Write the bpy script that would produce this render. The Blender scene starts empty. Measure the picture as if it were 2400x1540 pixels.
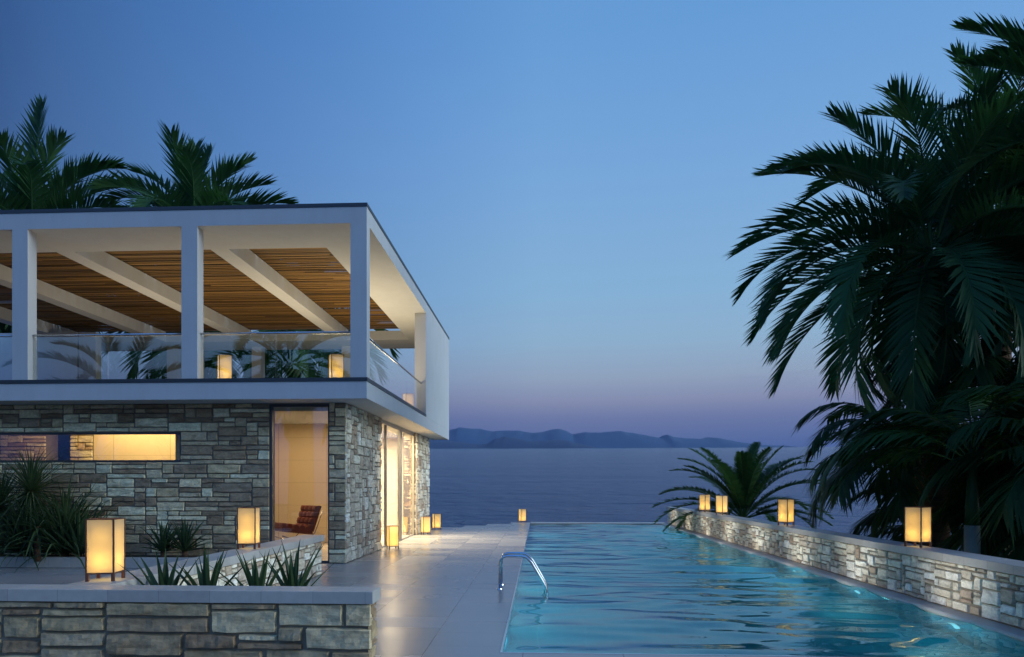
import bpy, math, random
import numpy as np
from mathutils import Vector, Matrix, noise

S = bpy.context.scene
COL = S.collection
R = math.radians
PI = math.pi
HAZE = 0.00005


def lin(r, g, b):
    f = lambda c: (c / 255 / 12.92) if c / 255 <= 0.04045 else ((c / 255 + 0.055) / 1.055) ** 2.4
    return (f(r), f(g), f(b), 1.0)


# ------------------------------------------------------------------ objects
def tag(o, label=None, cat=None, group=None, kind=None):
    if label: o['label'] = label
    if cat: o['category'] = cat
    if group: o['group'] = group
    if kind: o['kind'] = kind
    return o


def empty(name, loc=(0, 0, 0), rz=0.0):
    o = bpy.data.objects.new(name, None)
    o.empty_display_size = 0.2
    o.location = loc
    o.rotation_euler = (0, 0, rz)
    COL.objects.link(o)
    return o


def world_off(p):
    v = Vector((0, 0, 0))
    while p is not None:
        v += p.location
        p = p.parent
    return v


class MB:
    """collects geometry in world coordinates; build() links ONE mesh object"""

    def __init__(self):
        self.v = []; self.f = []; self.a = []

    def add(self, vs, fs, tone=0.5):
        k = len(self.v)
        self.v.extend([tuple(p) for p in vs])
        self.f.extend([tuple(i + k for i in q) for q in fs])
        self.a.extend([tone] * len(vs))

    def box(self, x0, y0, z0, x1, y1, z1, tone=0.5):
        vs = [(x0, y0, z0), (x1, y0, z0), (x1, y1, z0), (x0, y1, z0), (x0, y0, z1), (x1, y0, z1), (x1, y1, z1), (x0, y1, z1)]
        self.add(vs, [(0, 3, 2, 1), (4, 5, 6, 7), (0, 1, 5, 4), (1, 2, 6, 5), (2, 3, 7, 6), (3, 0, 4, 7)], tone)

    def tube(self, pts, r, n=10, cap=True, tone=0.5):
        pts = [Vector(p) for p in pts]
        m = len(pts)
        rr = r if isinstance(r, (list, tuple)) else [r] * m
        vs = []; fs = []
        prev = None
        for i, p in enumerate(pts):
            t = (pts[min(i + 1, m - 1)] - pts[max(i - 1, 0)]).normalized()
            if prev is None:
                a = Vector((0, 0, 1)) if abs(t.z) < 0.9 else Vector((1, 0, 0))
                u = t.cross(a).normalized()
            else:
                u = (prev - t * prev.dot(t))
                u = u.normalized() if u.length > 1e-6 else t.orthogonal().normalized()
            prev = u
            w = t.cross(u)
            for k in range(n):
                an = 2 * PI * k / n
                vs.append(p + (u * math.cos(an) + w * math.sin(an)) * rr[i])
        for i in range(m - 1):
            for k in range(n):
                fs.append((i * n + k, i * n + (k + 1) % n, (i + 1) * n + (k + 1) % n, (i + 1) * n + k))
        if cap:
            fs.append(tuple(range(n - 1, -1, -1)))
            fs.append(tuple((m - 1) * n + k for k in range(n)))
        self.add(vs, fs, tone)

    def build(self, name, mat, parent=None, smooth=False, bevel=0.0, local=False):
        me = bpy.data.meshes.new(name)
        off = Vector((0, 0, 0)) if (parent is None or local) else world_off(parent)
        vv = np.array(self.v, dtype=float) - np.array(off)
        me.from_pydata(vv.tolist(), [], self.f)
        at = me.attributes.new('tone', 'FLOAT', 'POINT')
        at.data.foreach_set('value', np.array(self.a, dtype=np.float32))
        me.materials.append(mat)
        if smooth:
            me.polygons.foreach_set('use_smooth', [True] * len(me.polygons))
        me.update()
        o = bpy.data.objects.new(name, me)
        COL.objects.link(o)
        if parent is not None:
            o.parent = parent
        if bevel:
            b = o.modifiers.new('edge', 'BEVEL')
            b.width = bevel; b.segments = 2; b.limit_method = 'ANGLE'; b.angle_limit = R(40)
        return o


# ------------------------------------------------------------------ materials
def newmat(name):
    m = bpy.data.materials.new(name)
    m.use_nodes = True
    nt = m.node_tree
    nt.nodes.clear()
    out = nt.nodes.new('ShaderNodeOutputMaterial')
    return m, nt, out


def N(nt, kind, **kw):
    n = nt.nodes.new(kind)
    for k, v in kw.items():
        if k.startswith('i_'):
            n.inputs[k[2:].replace('_', ' ')].default_value = v
        else:
            setattr(n, k, v)
    return n


def math_node(nt, op, a, b=None, clamp=False):
    n = nt.nodes.new('ShaderNodeMath'); n.operation = op; n.use_clamp = clamp
    for i, x in enumerate((a, b)):
        if x is None: continue
        if isinstance(x, (int, float)): n.inputs[i].default_value = x
        else: nt.links.new(x, n.inputs[i])
    return n.outputs[0]


def mixcol(nt, fac, a, b, mode='MIX'):
    n = nt.nodes.new('ShaderNodeMix'); n.data_type = 'RGBA'; n.blend_type = mode
    for sock, x in ((n.inputs[0], fac), (n.inputs[6], a), (n.inputs[7], b)):
        if isinstance(x, (int, float)): sock.default_value = x
        elif isinstance(x, tuple): sock.default_value = x
        else: nt.links.new(x, sock)
    return n.outputs[2]


def ramp(nt, fac, stops, interp='LINEAR'):
    n = nt.nodes.new('ShaderNodeValToRGB')
    cr = n.color_ramp; cr.interpolation = interp
    while len(cr.elements) < len(stops): cr.elements.new(0.5)
    for e, (p, c) in zip(cr.elements, stops):
        e.position = p; e.color = c if len(c) == 4 else (*c, 1)
    nt.links.new(fac, n.inputs[0])
    return n.outputs[0]


def noise_tex(nt, vec, scale, detail=4, rough=0.55, dist=0.0):
    n = nt.nodes.new('ShaderNodeTexNoise')
    n.inputs['Scale'].default_value = scale; n.inputs['Detail'].default_value = detail
    n.inputs['Roughness'].default_value = rough; n.inputs['Distortion'].default_value = dist
    nt.links.new(vec, n.inputs['Vector'])
    return n.outputs['Fac']


def wpos(nt):
    return nt.nodes.new('ShaderNodeNewGeometry').outputs['Position']


def principled(name, col, rough=0.6, metal=0.0, bump=None, var=0.0, vscale=3.0, spec=0.5):
    m, nt, out = newmat(name)
    p = nt.nodes.new('ShaderNodeBsdfPrincipled')
    p.inputs['Roughness'].default_value = rough; p.inputs['Metallic'].default_value = metal
    p.inputs['Specular IOR Level'].default_value = spec
    pos = wpos(nt)
    if var:
        f = noise_tex(nt, pos, vscale)
        c = mixcol(nt, f, tuple(x * (1 - var) for x in col[:3]) + (1,), tuple(min(1, x * (1 + var)) for x in col[:3]) + (1,))
        nt.links.new(c, p.inputs['Base Color'])
    else:
        p.inputs['Base Color'].default_value = (*col[:3], 1)
    if bump:
        sc, st, di = bump
        b = N(nt, 'ShaderNodeBump'); b.inputs['Strength'].default_value = st; b.inputs['Distance'].default_value = di
        nt.links.new(noise_tex(nt, pos, sc, 5), b.inputs['Height'])
        nt.links.new(b.outputs[0], p.inputs['Normal'])
    nt.links.new(p.outputs[0], out.inputs[0])
    return m


def glass_mat(name, tint=(0.93, 0.96, 0.96), base=0.05):
    m, nt, out = newmat(name)
    g = nt.nodes.new('ShaderNodeNewGeometry')
    dot = N(nt, 'ShaderNodeVectorMath', operation='DOT_PRODUCT')
    nt.links.new(g.outputs['Normal'], dot.inputs[0]); nt.links.new(g.outputs['Incoming'], dot.inputs[1])
    c = math_node(nt, 'ABSOLUTE', dot.outputs['Value'])
    s = math_node(nt, 'POWER', math_node(nt, 'SUBTRACT', 1.0, c, True), 5.0)
    fac = math_node(nt, 'ADD', math_node(nt, 'MULTIPLY', s, 1 - base), base, True)
    t = N(nt, 'ShaderNodeBsdfTransparent'); t.inputs[0].default_value = (*tint, 1)
    gl = N(nt, 'ShaderNodeBsdfGlossy'); gl.inputs['Roughness'].default_value = 0.0; gl.inputs[0].default_value = (1, 1, 1, 1)
    mx = nt.nodes.new('ShaderNodeMixShader')
    nt.links.new(fac, mx.inputs[0]); nt.links.new(t.outputs[0], mx.inputs[1]); nt.links.new(gl.outputs[0], mx.inputs[2])
    nt.links.new(mx.outputs[0], out.inputs[0])
    return m


def stone_mat(name, stops, vs=1.0):
    """per-stone tone attribute -> colour, with strata, blotches and a chiselled bump"""
    m, nt, out = newmat(name)
    p = nt.nodes.new('ShaderNodeBsdfPrincipled'); p.inputs['Roughness'].default_value = 0.85
    p.inputs['Specular IOR Level'].default_value = 0.25
    a = N(nt, 'ShaderNodeAttribute'); a.attribute_name = 'tone'
    base = ramp(nt, a.outputs['Fac'], stops, 'LINEAR')
    pos = wpos(nt)
    comb = N(nt, 'ShaderNodeCombineXYZ')
    off = math_node(nt, 'MULTIPLY', a.outputs['Fac'], 37.0)
    for i in range(3): nt.links.new(off, comb.inputs[i])
    add = N(nt, 'ShaderNodeVectorMath', operation='ADD')
    nt.links.new(pos, add.inputs[0]); nt.links.new(comb.outputs[0], add.inputs[1])
    stretch = N(nt, 'ShaderNodeVectorMath', operation='MULTIPLY'); stretch.inputs[1].default_value = (1, 1, 3.2)
    nt.links.new(add.outputs[0], stretch.inputs[0])
    f1 = noise_tex(nt, stretch.outputs[0], 3.2 * vs, 6, 0.6, 0.4)
    f2 = noise_tex(nt, add.outputs[0], 24 * vs, 5, 0.65)
    c1 = mixcol(nt, 1.0, base, ramp(nt, f1, [(0.28, (0.50, 0.47, 0.44)), (0.5, (0.95, 0.94, 0.92)), (0.72, (1.18, 1.2, 1.2))]), 'MULTIPLY')
    c2 = mixcol(nt, 0.55, c1, ramp(nt, f2, [(0.3, (0.55, 0.53, 0.5)), (0.55, (1, 1, 1)), (0.8, (1.2, 1.2, 1.2))]), 'MULTIPLY')
    nt.links.new(c2, p.inputs['Base Color'])
    b = N(nt, 'ShaderNodeBump'); b.inputs['Strength'].default_value = 0.7; b.inputs['Distance'].default_value = 0.014
    h = math_node(nt, 'ADD', math_node(nt, 'MULTIPLY', f2, 0.8), noise_tex(nt, stretch.outputs[0], 11 * vs, 6, 0.6))
    nt.links.new(h, b.inputs['Height']); nt.links.new(b.outputs[0], p.inputs['Normal'])
    nt.links.new(p.outputs[0], out.inputs[0])
    return m


def leaf_mat(name, c0, c1, rough=0.55):
    m, nt, out = newmat(name)
    p = nt.nodes.new('ShaderNodeBsdfPrincipled'); p.inputs['Roughness'].default_value = rough
    p.inputs['Specular IOR Level'].default_value = 0.2
    a = N(nt, 'ShaderNodeAttribute'); a.attribute_name = 'tone'
    nt.links.new(ramp(nt, a.outputs['Fac'], [(0.0, c0), (1.0, c1)]), p.inputs['Base Color'])
    tr = N(nt, 'ShaderNodeBsdfTranslucent'); tr.inputs[0].default_value = (c1[0] * 1.2, c1[1] * 1.5, c1[2] * 0.8, 1)
    mx = nt.nodes.new('ShaderNodeMixShader'); mx.inputs[0].default_value = 0.18
    nt.links.new(p.outputs[0], mx.inputs[1]); nt.links.new(tr.outputs[0], mx.inputs[2])
    nt.links.new(mx.outputs[0], out.inputs[0])
    return m


def terrace_mat():
    m, nt, out = newmat('terrace_tile')
    p = nt.nodes.new('ShaderNodeBsdfPrincipled')
    pos = wpos(nt)
    sx = N(nt, 'ShaderNodeSeparateXYZ'); nt.links.new(pos, sx.inputs[0])
    u = math_node(nt, 'DIVIDE', math_node(nt, 'ADD', sx.outputs[0], 3.93), 0.945)
    fr = math_node(nt, 'FRACT', math_node(nt, 'ADD', u, 100.0))
    row = math_node(nt, 'FLOOR', math_node(nt, 'ADD', u, 100.0))
    d = math_node(nt, 'ABSOLUTE', math_node(nt, 'SUBTRACT', fr, 0.5))
    line = math_node(nt, 'GREATER_THAN', d, 0.4958)
    # tiles along the row: random tone and sheen per tile
    v = math_node(nt, 'ADD', math_node(nt, 'DIVIDE', sx.outputs[1], 0.62), math_node(nt, 'MULTIPLY', row, 0.37))
    vi = math_node(nt, 'FLOOR', v)
    cb = N(nt, 'ShaderNodeCombineXYZ'); nt.links.new(row, cb.inputs[0]); nt.links.new(vi, cb.inputs[1])
    wn = N(nt, 'ShaderNodeTexWhiteNoise'); wn.noise_dimensions = '2D'; nt.links.new(cb.outputs[0], wn.inputs['Vector'])
    rnd = wn.outputs['Value']
    vf = math_node(nt, 'ABSOLUTE', math_node(nt, 'SUBTRACT', math_node(nt, 'FRACT', v), 0.5))
    cross = math_node(nt, 'MULTIPLY', math_node(nt, 'GREATER_THAN', vf, 0.496), 0.35)
    lines = math_node(nt, 'MAXIMUM', line, cross)
    base = ramp(nt, rnd, [(0, (0.23, 0.232, 0.235)), (0.5, (0.27, 0.27, 0.27)), (1, (0.305, 0.305, 0.305))])
    sp = noise_tex(nt, pos, 90, 3)
    base = mixcol(nt, 0.35, base, ramp(nt, sp, [(0.3, (0.8, 0.8, 0.8)), (0.7, (1.12, 1.12, 1.12))]), 'MULTIPLY')
    col = mixcol(nt, lines, base, (0.06, 0.055, 0.05, 1))
    nt.links.new(col, p.inputs['Base Color'])
    big = noise_tex(nt, pos, 0.8, 4)
    rg = math_node(nt, 'ADD', math_node(nt, 'MULTIPLY', rnd, 0.12), math_node(nt, 'MULTIPLY', big, 0.16))
    rg = math_node(nt, 'ADD', rg, 0.13)
    nt.links.new(rg, p.inputs['Roughness'])
    p.inputs['Specular IOR Level'].default_value = 0.55
    b = N(nt, 'ShaderNodeBump'); b.inputs['Strength'].default_value = 0.25; b.inputs['Distance'].default_value = 0.002
    nt.links.new(math_node(nt, 'SUBTRACT', math_node(nt, 'MULTIPLY', sp, 0.25), lines), b.inputs['Height'])
    nt.links.new(b.outputs[0], p.inputs['Normal'])
    nt.links.new(p.outputs[0], out.inputs[0])
    return m


def coping_mat(axis):
    """smooth limestone coping cut into slabs along one axis"""
    m, nt, out = newmat('limestone_coping')
    p = nt.nodes.new('ShaderNodeBsdfPrincipled'); p.inputs['Roughness'].default_value = 0.38
    pos = wpos(nt)
    sx = N(nt, 'ShaderNodeSeparateXYZ'); nt.links.new(pos, sx.inputs[0])
    u = math_node(nt, 'ADD', math_node(nt, 'DIVIDE', sx.outputs[axis], 0.445), 100.27)
    d = math_node(nt, 'ABSOLUTE', math_node(nt, 'SUBTRACT', math_node(nt, 'FRACT', u), 0.5))
    line = math_node(nt, 'MULTIPLY', math_node(nt, 'GREATER_THAN', d, 0.496), 0.7)
    cb = N(nt, 'ShaderNodeCombineXYZ'); nt.links.new(math_node(nt, 'FLOOR', u), cb.inputs[0])
    wn = N(nt, 'ShaderNodeTexWhiteNoise'); wn.noise_dimensions = '2D'; nt.links.new(cb.outputs[0], wn.inputs['Vector'])
    base = ramp(nt, wn.outputs['Value'], [(0, (0.38, 0.365, 0.335)), (1, (0.45, 0.435, 0.40))])
    f = noise_tex(nt, pos, 14, 6, 0.6)
    base = mixcol(nt, 0.5, base, ramp(nt, f, [(0.3, (0.82, 0.81, 0.8)), (0.7, (1.1, 1.1, 1.1))]), 'MULTIPLY')
    nt.links.new(mixcol(nt, line, base, (0.12, 0.11, 0.1, 1)), p.inputs['Base Color'])
    b = N(nt, 'ShaderNodeBump'); b.inputs['Strength'].default_value = 0.2; b.inputs['Distance'].default_value = 0.003
    nt.links.new(math_node(nt, 'SUBTRACT', noise_tex(nt, pos, 60, 4), line), b.inputs['Height'])
    nt.links.new(b.outputs[0], p.inputs['Normal'])
    nt.links.new(p.outputs[0], out.inputs[0])
    return m


def slat_mat():
    m, nt, out = newmat('cane_slats')
    p = nt.nodes.new('ShaderNodeBsdfPrincipled'); p.inputs['Roughness'].default_value = 0.6
    a = N(nt, 'ShaderNodeAttribute'); a.attribute_name = 'tone'
    pos = wpos(nt)
    st = N(nt, 'ShaderNodeVectorMath', operation='MULTIPLY'); st.inputs[1].default_value = (1.5, 40, 40)
    nt.links.new(pos, st.inputs[0])
    g = noise_tex(nt, st.outputs[0], 1.0, 5)
    c = ramp(nt, a.outputs['Fac'], [(0, (0.09, 0.048, 0.011)), (0.5, (0.20, 0.110, 0.026)), (1, (0.27, 0.152, 0.038))])
    c = mixcol(nt, 0.6, c, ramp(nt, g, [(0.3, (0.6, 0.58, 0.55)), (0.7, (1.15, 1.12, 1.1))]), 'MULTIPLY')
    nt.links.new(c, p.inputs['Base Color'])
    nt.links.new(p.outputs[0], out.inputs[0])
    return m


def trunk_mat():
    m, nt, out = newmat('palm_trunk')
    p = nt.nodes.new('ShaderNodeBsdfPrincipled'); p.inputs['Roughness'].default_value = 0.9
    pos = wpos(nt)
    st = N(nt, 'ShaderNodeVectorMath', operation='MULTIPLY'); st.inputs[1].default_value = (3, 3, 22)
    nt.links.new(pos, st.inputs[0])
    f = noise_tex(nt, st.outputs[0], 1.0, 4, 0.6, 0.5)
    nt.links.new(ramp(nt, f, [(0.3, (0.035, 0.018, 0.01)), (0.7, (0.16, 0.085, 0.045))]), p.inputs['Base Color'])
    b = N(nt, 'ShaderNodeBump'); b.inputs['Distance'].default_value = 0.03
    nt.links.new(f, b.inputs['Height']); nt.links.new(b.outputs[0], p.inputs['Normal'])
    nt.links.new(p.outputs[0], out.inputs[0])
    return m


def shade_mat():
    m, nt, out = newmat('lantern_fabric')
    tl = N(nt, 'ShaderNodeBsdfTranslucent'); tl.inputs[0].default_value = (0.92, 0.74, 0.42, 1)
    df = N(nt, 'ShaderNodeBsdfDiffuse'); df.inputs[0].default_value = (0.75, 0.66, 0.5, 1)
    tp = N(nt, 'ShaderNodeBsdfTransparent'); tp.inputs[0].default_value = (1.0, 0.86, 0.6, 1)
    m1 = nt.nodes.new('ShaderNodeMixShader'); m1.inputs[0].default_value = 0.72
    nt.links.new(df.outputs[0], m1.inputs[1]); nt.links.new(tl.outputs[0], m1.inputs[2])
    m2 = nt.nodes.new('ShaderNodeMixShader'); m2.inputs[0].default_value = 0.16
    nt.links.new(m1.outputs[0], m2.inputs[1]); nt.links.new(tp.outputs[0], m2.inputs[2])
    nt.links.new(m2.outputs[0], out.inputs[0])
    return m


def pool_water_mat():
    m, nt, out = newmat('pool_water')
    g = N(nt, 'ShaderNodeBsdfGlass'); g.inputs['IOR'].default_value = 1.5; g.inputs['Roughness'].default_value = 0.0
    g.inputs['Color'].default_value = (0.72, 0.96, 1.0, 1)
    nt.links.new(g.outputs[0], out.inputs[0])
    return m


def sea_mat():
    m, nt, out = newmat('sea_water')
    p = nt.nodes.new('ShaderNodeBsdfPrincipled')
    p.inputs['Base Color'].default_value = (0.044, 0.082, 0.145, 1)
    p.inputs['Roughness'].default_value = 0.12; p.inputs['IOR'].default_value = 1.33
    pos = wpos(nt)
    hs = None
    for sx, sy, sc, wgt in ((0.7, 1.0, 0.09, 1.3), (0.7, 1.0, 0.27, 0.75), (0.8, 1.0, 0.85, 0.24), (0.25, 1.0, 0.015, 4.0)):
        st = N(nt, 'ShaderNodeVectorMath', operation='MULTIPLY'); st.inputs[1].default_value = (sx, sy, 1)
        nt.links.new(pos, st.inputs[0])
        h = math_node(nt, 'MULTIPLY', noise_tex(nt, st.outputs[0], sc, 5, 0.6, 0.3), wgt)
        hs = h if hs is None else math_node(nt, 'ADD', hs, h)
    b = N(nt, 'ShaderNodeBump'); b.inputs['Strength'].default_value = 1.0; b.inputs['Distance'].default_value = 3.4
    nt.links.new(hs, b.inputs['Height']); nt.links.new(b.outputs[0], p.inputs['Normal'])
    nt.links.new(p.outputs[0], out.inputs[0])
    return m


def pool_tile_mat():
    m, nt, out = newmat('pool_mosaic')
    p = nt.nodes.new('ShaderNodeBsdfPrincipled'); p.inputs['Roughness'].default_value = 0.4
    pos = wpos(nt)
    sx = N(nt, 'ShaderNodeSeparateXYZ'); nt.links.new(pos, sx.inputs[0])
    ln = None
    for i in range(3):
        d = math_node(nt, 'ABSOLUTE', math_node(nt, 'SUBTRACT', math_node(nt, 'FRACT', math_node(nt, 'ADD', math_node(nt, 'DIVIDE', sx.outputs[i], 0.3), 50.05)), 0.5))
        g = math_node(nt, 'GREATER_THAN', d, 0.488)
        ln = g if ln is None else math_node(nt, 'MAXIMUM', ln, g)
    f = noise_tex(nt, pos, 1.3, 4)
    c = ramp(nt, f, [(0.3, (0.022, 0.13, 0.175)), (0.7, (0.04, 0.18, 0.23))])
    nt.links.new(mixcol(nt, math_node(nt, 'MULTIPLY', ln, 0.35), c, (0.12, 0.34, 0.4, 1)), p.inputs['Base Color'])
    nt.links.new(p.outputs[0], out.inputs[0])
    return m


def emit_mat(name, col, st):
    m, nt, out = newmat(name)
    e = N(nt, 'ShaderNodeEmission'); e.inputs[0].default_value = (*col, 1); e.inputs[1].default_value = st
    nt.links.new(e.outputs[0], out.inputs[0])
    return m


def wallpanel_mat(name, col, pw, ph):
    """large smooth wall panels with fine joints"""
    m, nt, out = newmat(name)
    p = nt.nodes.new('ShaderNodeBsdfPrincipled'); p.inputs['Roughness'].default_value = 0.6
    pos = wpos(nt)
    sx = N(nt, 'ShaderNodeSeparateXYZ'); nt.links.new(pos, sx.inputs[0])
    ln = None
    for i, s in ((0, pw), (2, ph)):
        d = math_node(nt, 'ABSOLUTE', math_node(nt, 'SUBTRACT', math_node(nt, 'FRACT', math_node(nt, 'ADD', math_node(nt, 'DIVIDE', sx.outputs[i], s), 50.31)), 0.5))
        g = math_node(nt, 'GREATER_THAN', d, 0.494)
        ln = g if ln is None else math_node(nt, 'MAXIMUM', ln, g)
    nt.links.new(mixcol(nt, math_node(nt, 'MULTIPLY', ln, 0.6), (*col, 1), tuple(c * 0.4 for c in col) + (1,)), p.inputs['Base Color'])
    nt.links.new(p.outputs[0], out.inputs[0])
    return m


M = {}
def paint_mat():
    m, nt, out = newmat('white_render')
    p = nt.nodes.new('ShaderNodeBsdfPrincipled'); p.inputs['Roughness'].default_value = 0.8; p.inputs['Specular IOR Level'].default_value = 0.2
    pos = wpos(nt)
    st = N(nt, 'ShaderNodeVectorMath', operation='MULTIPLY'); st.inputs[1].default_value = (5, 5, .7)
    nt.links.new(pos, st.inputs[0])
    f = noise_tex(nt, st.outputs[0], 1.0, 6, 0.65)
    h = noise_tex(nt, pos, 1.4, 5, 0.6)
    c = mixcol(nt, 1.0, (0.50, 0.52, 0.54, 1), ramp(nt, f, [(0.3, (0.955, 0.955, 0.95)), (0.6, (1.01, 1.01, 1.01))]), 'MULTIPLY')
    c = mixcol(nt, 1.0, c, ramp(nt, h, [(0.3, (0.97, 0.97, 0.97)), (0.7, (1.02, 1.02, 1.02))]), 'MULTIPLY')
    nt.links.new(c, p.inputs['Base Color'])
    b = N(nt, 'ShaderNodeBump'); b.inputs['Strength'].default_value = 0.3; b.inputs['Distance'].default_value = 0.004
    nt.links.new(noise_tex(nt, pos, 55, 4), b.inputs['Height']); nt.links.new(b.outputs[0], p.inputs['Normal'])
    nt.links.new(p.outputs[0], out.inputs[0])
    return m


M['paint'] = paint_mat()
M['metal_dark'] = principled('dark_grey_metal', (0.045, 0.05, 0.06), 0.45, 0.3, var=0.1)
M['frame'] = principled('bronze_grey_frame', (0.07, 0.07, 0.075), 0.4, 0.4)
M['frame_light'] = principled('aluminium_frame', (0.42, 0.40, 0.36), 0.4, 0.5)
M['steel'] = principled('brushed_steel', (0.62, 0.63, 0.65), 0.16, 1.0)
M['glass'] = glass_mat('railing_glass', (0.94, 0.97, 0.96), 0.10)
M['glass_house'] = glass_mat('window_glass', (0.95, 0.93, 0.89), 0.10)
M['terrace'] = terrace_mat()
M['cope_x'] = coping_mat(0)
M['cope_y'] = coping_mat(1)
M['slat'] = slat_mat()
M['trunk'] = trunk_mat()
M['shade'] = shade_mat()
M['lwood'] = principled('lantern_wood', (0.10, 0.035, 0.018), 0.45, var=0.3, vscale=20)
M['water'] = pool_water_mat()
M['sea'] = sea_mat()
M['pool'] = pool_tile_mat()
M['mortar'] = principled('mortar', (0.21, 0.18, 0.135), 0.95, bump=(30, 0.5, 0.01), var=0.3, vscale=8)
M['soil'] = principled('soil', (0.045, 0.03, 0.02), 0.95, bump=(14, 0.8, 0.03), var=0.4, vscale=6)
M['ground'] = principled('garden_ground', (0.05, 0.05, 0.03), 0.95, bump=(4, 0.7, 0.06), var=0.4, vscale=1.5)
M['room_warm'] = wallpanel_mat('warm_wall_panel', (0.74, 0.63, 0.45), 1.35, 0.62)
M['room_cream'] = wallpanel_mat('cream_block_wall', (0.72, 0.66, 0.54), 0.8, 0.30)
M['floor_in'] = principled('indoor_floor', (0.45, 0.36, 0.26), 0.3)
M['leather'] = principled('red_brown_leather', (0.24, 0.045, 0.022), 0.38, var=0.15, vscale=9)
M['chrome'] = principled('chrome', (0.7, 0.68, 0.66), 0.08, 1.0)
M['stone_blue'] = stone_mat('ledge_stone', [(0.0, (0.346, 0.238, 0.140)), (0.16, (0.461, 0.329, 0.196)), (0.3, (0.397, 0.305, 0.202)), (0.45, (0.768, 0.598, 0.336)), (0.6, (0.640, 0.512, 0.325)), (0.8, (0.922, 0.756, 0.459)), (1.0, (0.930, 0.854, 0.560))])
M['stone_near'] = stone_mat('rough_stone', [(0.0, (0.250, 0.165, 0.103)), (0.2, (0.350, 0.248, 0.151)), (0.4, (0.500, 0.384, 0.221)), (0.6, (0.413, 0.319, 0.205)), (0.8, (0.625, 0.507, 0.313)), (1.0, (0.700, 0.578, 0.367))], .7)
M['stone_pale'] = stone_mat('ashlar_stone', [(0.0, (0.46, 0.34, 0.25)), (0.15, (0.60, 0.48, 0.36)), (0.28, (0.56, 0.49, 0.40)), (0.42, (0.80, 0.70, 0.53)), (0.6, (0.74, 0.67, 0.54)), (0.8, (0.92, 0.87, 0.71)), (1.0, (0.95, 0.92, 0.82))], 1.3)
M['palm'] = leaf_mat('palm_leaf', (0.014, 0.052, 0.022), (0.046, 0.120, 0.044), .6)
M['kentia'] = leaf_mat('arching_palm_leaf', (0.008, 0.030, 0.009), (0.026, 0.072, 0.018))
M['cycad'] = leaf_mat('cycad_leaf', (0.014, 0.045, 0.014), (0.040, 0.100, 0.028), 0.5)
M['sword'] = leaf_mat('sword_leaf', (0.018, 0.044, 0.024), (0.056, 0.095, 0.040), 0.5)
M['shaft'] = principled('grey_green_trunk', (0.13, 0.16, 0.13), 0.6, var=0.2, vscale=6)
M['hills'] = principled('far_slope_haze_blue', (0.020, 0.070, 0.165), 0.95, var=0.15, vscale=0.01)  # distance haze put into the base colour as blue
M['hills2'] = principled('near_slope_haze_blue', (0.010, 0.040, 0.105), 0.95, var=0.15, vscale=0.01)  # same painted haze blue, darker for the nearer ridge

# ------------------------------------------------------------------ camera
EYE = 1.6
cam = bpy.data.cameras.new('camera')
cam.sensor_width = 36; cam.lens = 24.0; cam.clip_end = 20000; cam.clip_start = 0.1
TH = math.atan(0.0493)
cam.shift_x = (1200 - 1184) / 2400
cam.shift_y = (1137 - 770) / 2400
co = bpy.data.objects.new('camera', cam); COL.objects.link(co)
co.location = (0, 0, EYE); co.rotation_euler = (R(90), 0, TH)
S.camera = co

# ------------------------------------------------------------------ sky and light
w = bpy.data.worlds.new('World'); S.world = w; w.use_nodes = True
nt = w.node_tree; nt.nodes.clear()
wo = nt.nodes.new('ShaderNodeOutputWorld'); bg = nt.nodes.new('ShaderNodeBackground')
tc = nt.nodes.new('ShaderNodeTexCoord')
sp = nt.nodes.new('ShaderNodeSeparateXYZ'); nt.links.new(tc.outputs['Generated'], sp.inputs[0])
zz = math_node(nt, 'MULTIPLY', math_node(nt, 'ADD', sp.outputs[2], 0.1), 1 / 1.1, True)
zp = lambda z: (z + 0.1) / 1.1
sky = ramp(nt, zz, [(zp(-0.08), lin(40, 52, 88)), (zp(0.0555), lin(74, 94, 150)), (zp(0.0964), lin(108, 117, 160)), (zp(0.121), lin(138, 142, 172)), (zp(0.155), lin(150, 167, 190)),
                    (zp(0.203), lin(146, 180, 208)), (zp(0.268), lin(137, 180, 216)), (zp(0.418), lin(120, 168, 219)), (zp(0.551), lin(103, 157, 214)), (zp(1.0), lin(70, 122, 198))])
az = math_node(nt, 'ARCTAN2', sp.outputs[0], sp.outputs[1])
an = math_node(nt, 'ADD', math_node(nt, 'DIVIDE', az, 2 * PI), 0.5)
ap = lambda d: d / 360 + 0.5
g = lambda v: (v, v, v, 1)
fac = ramp(nt, an, [(0, (.80, 1.12, 1.50, 1)), (ap(-110), (.50, .64, .88, 1)), (ap(-55), (.10, .13, .20, 1)), (ap(-40), (.19, .24, .36, 1)), (ap(-37), (.27, .33, .46, 1)), (ap(-30), (.40, .48, .62, 1)),
                    (ap(-22), (.54, .62, .76, 1)), (ap(-10), (.80, .84, .92, 1)), (ap(0), g(1.0)), (ap(35), g(1.02)), (ap(75), g(1.05)), (ap(120), (.7, .76, .85, 1)), (1.0, (.80, 1.12, 1.50, 1))])
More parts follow.
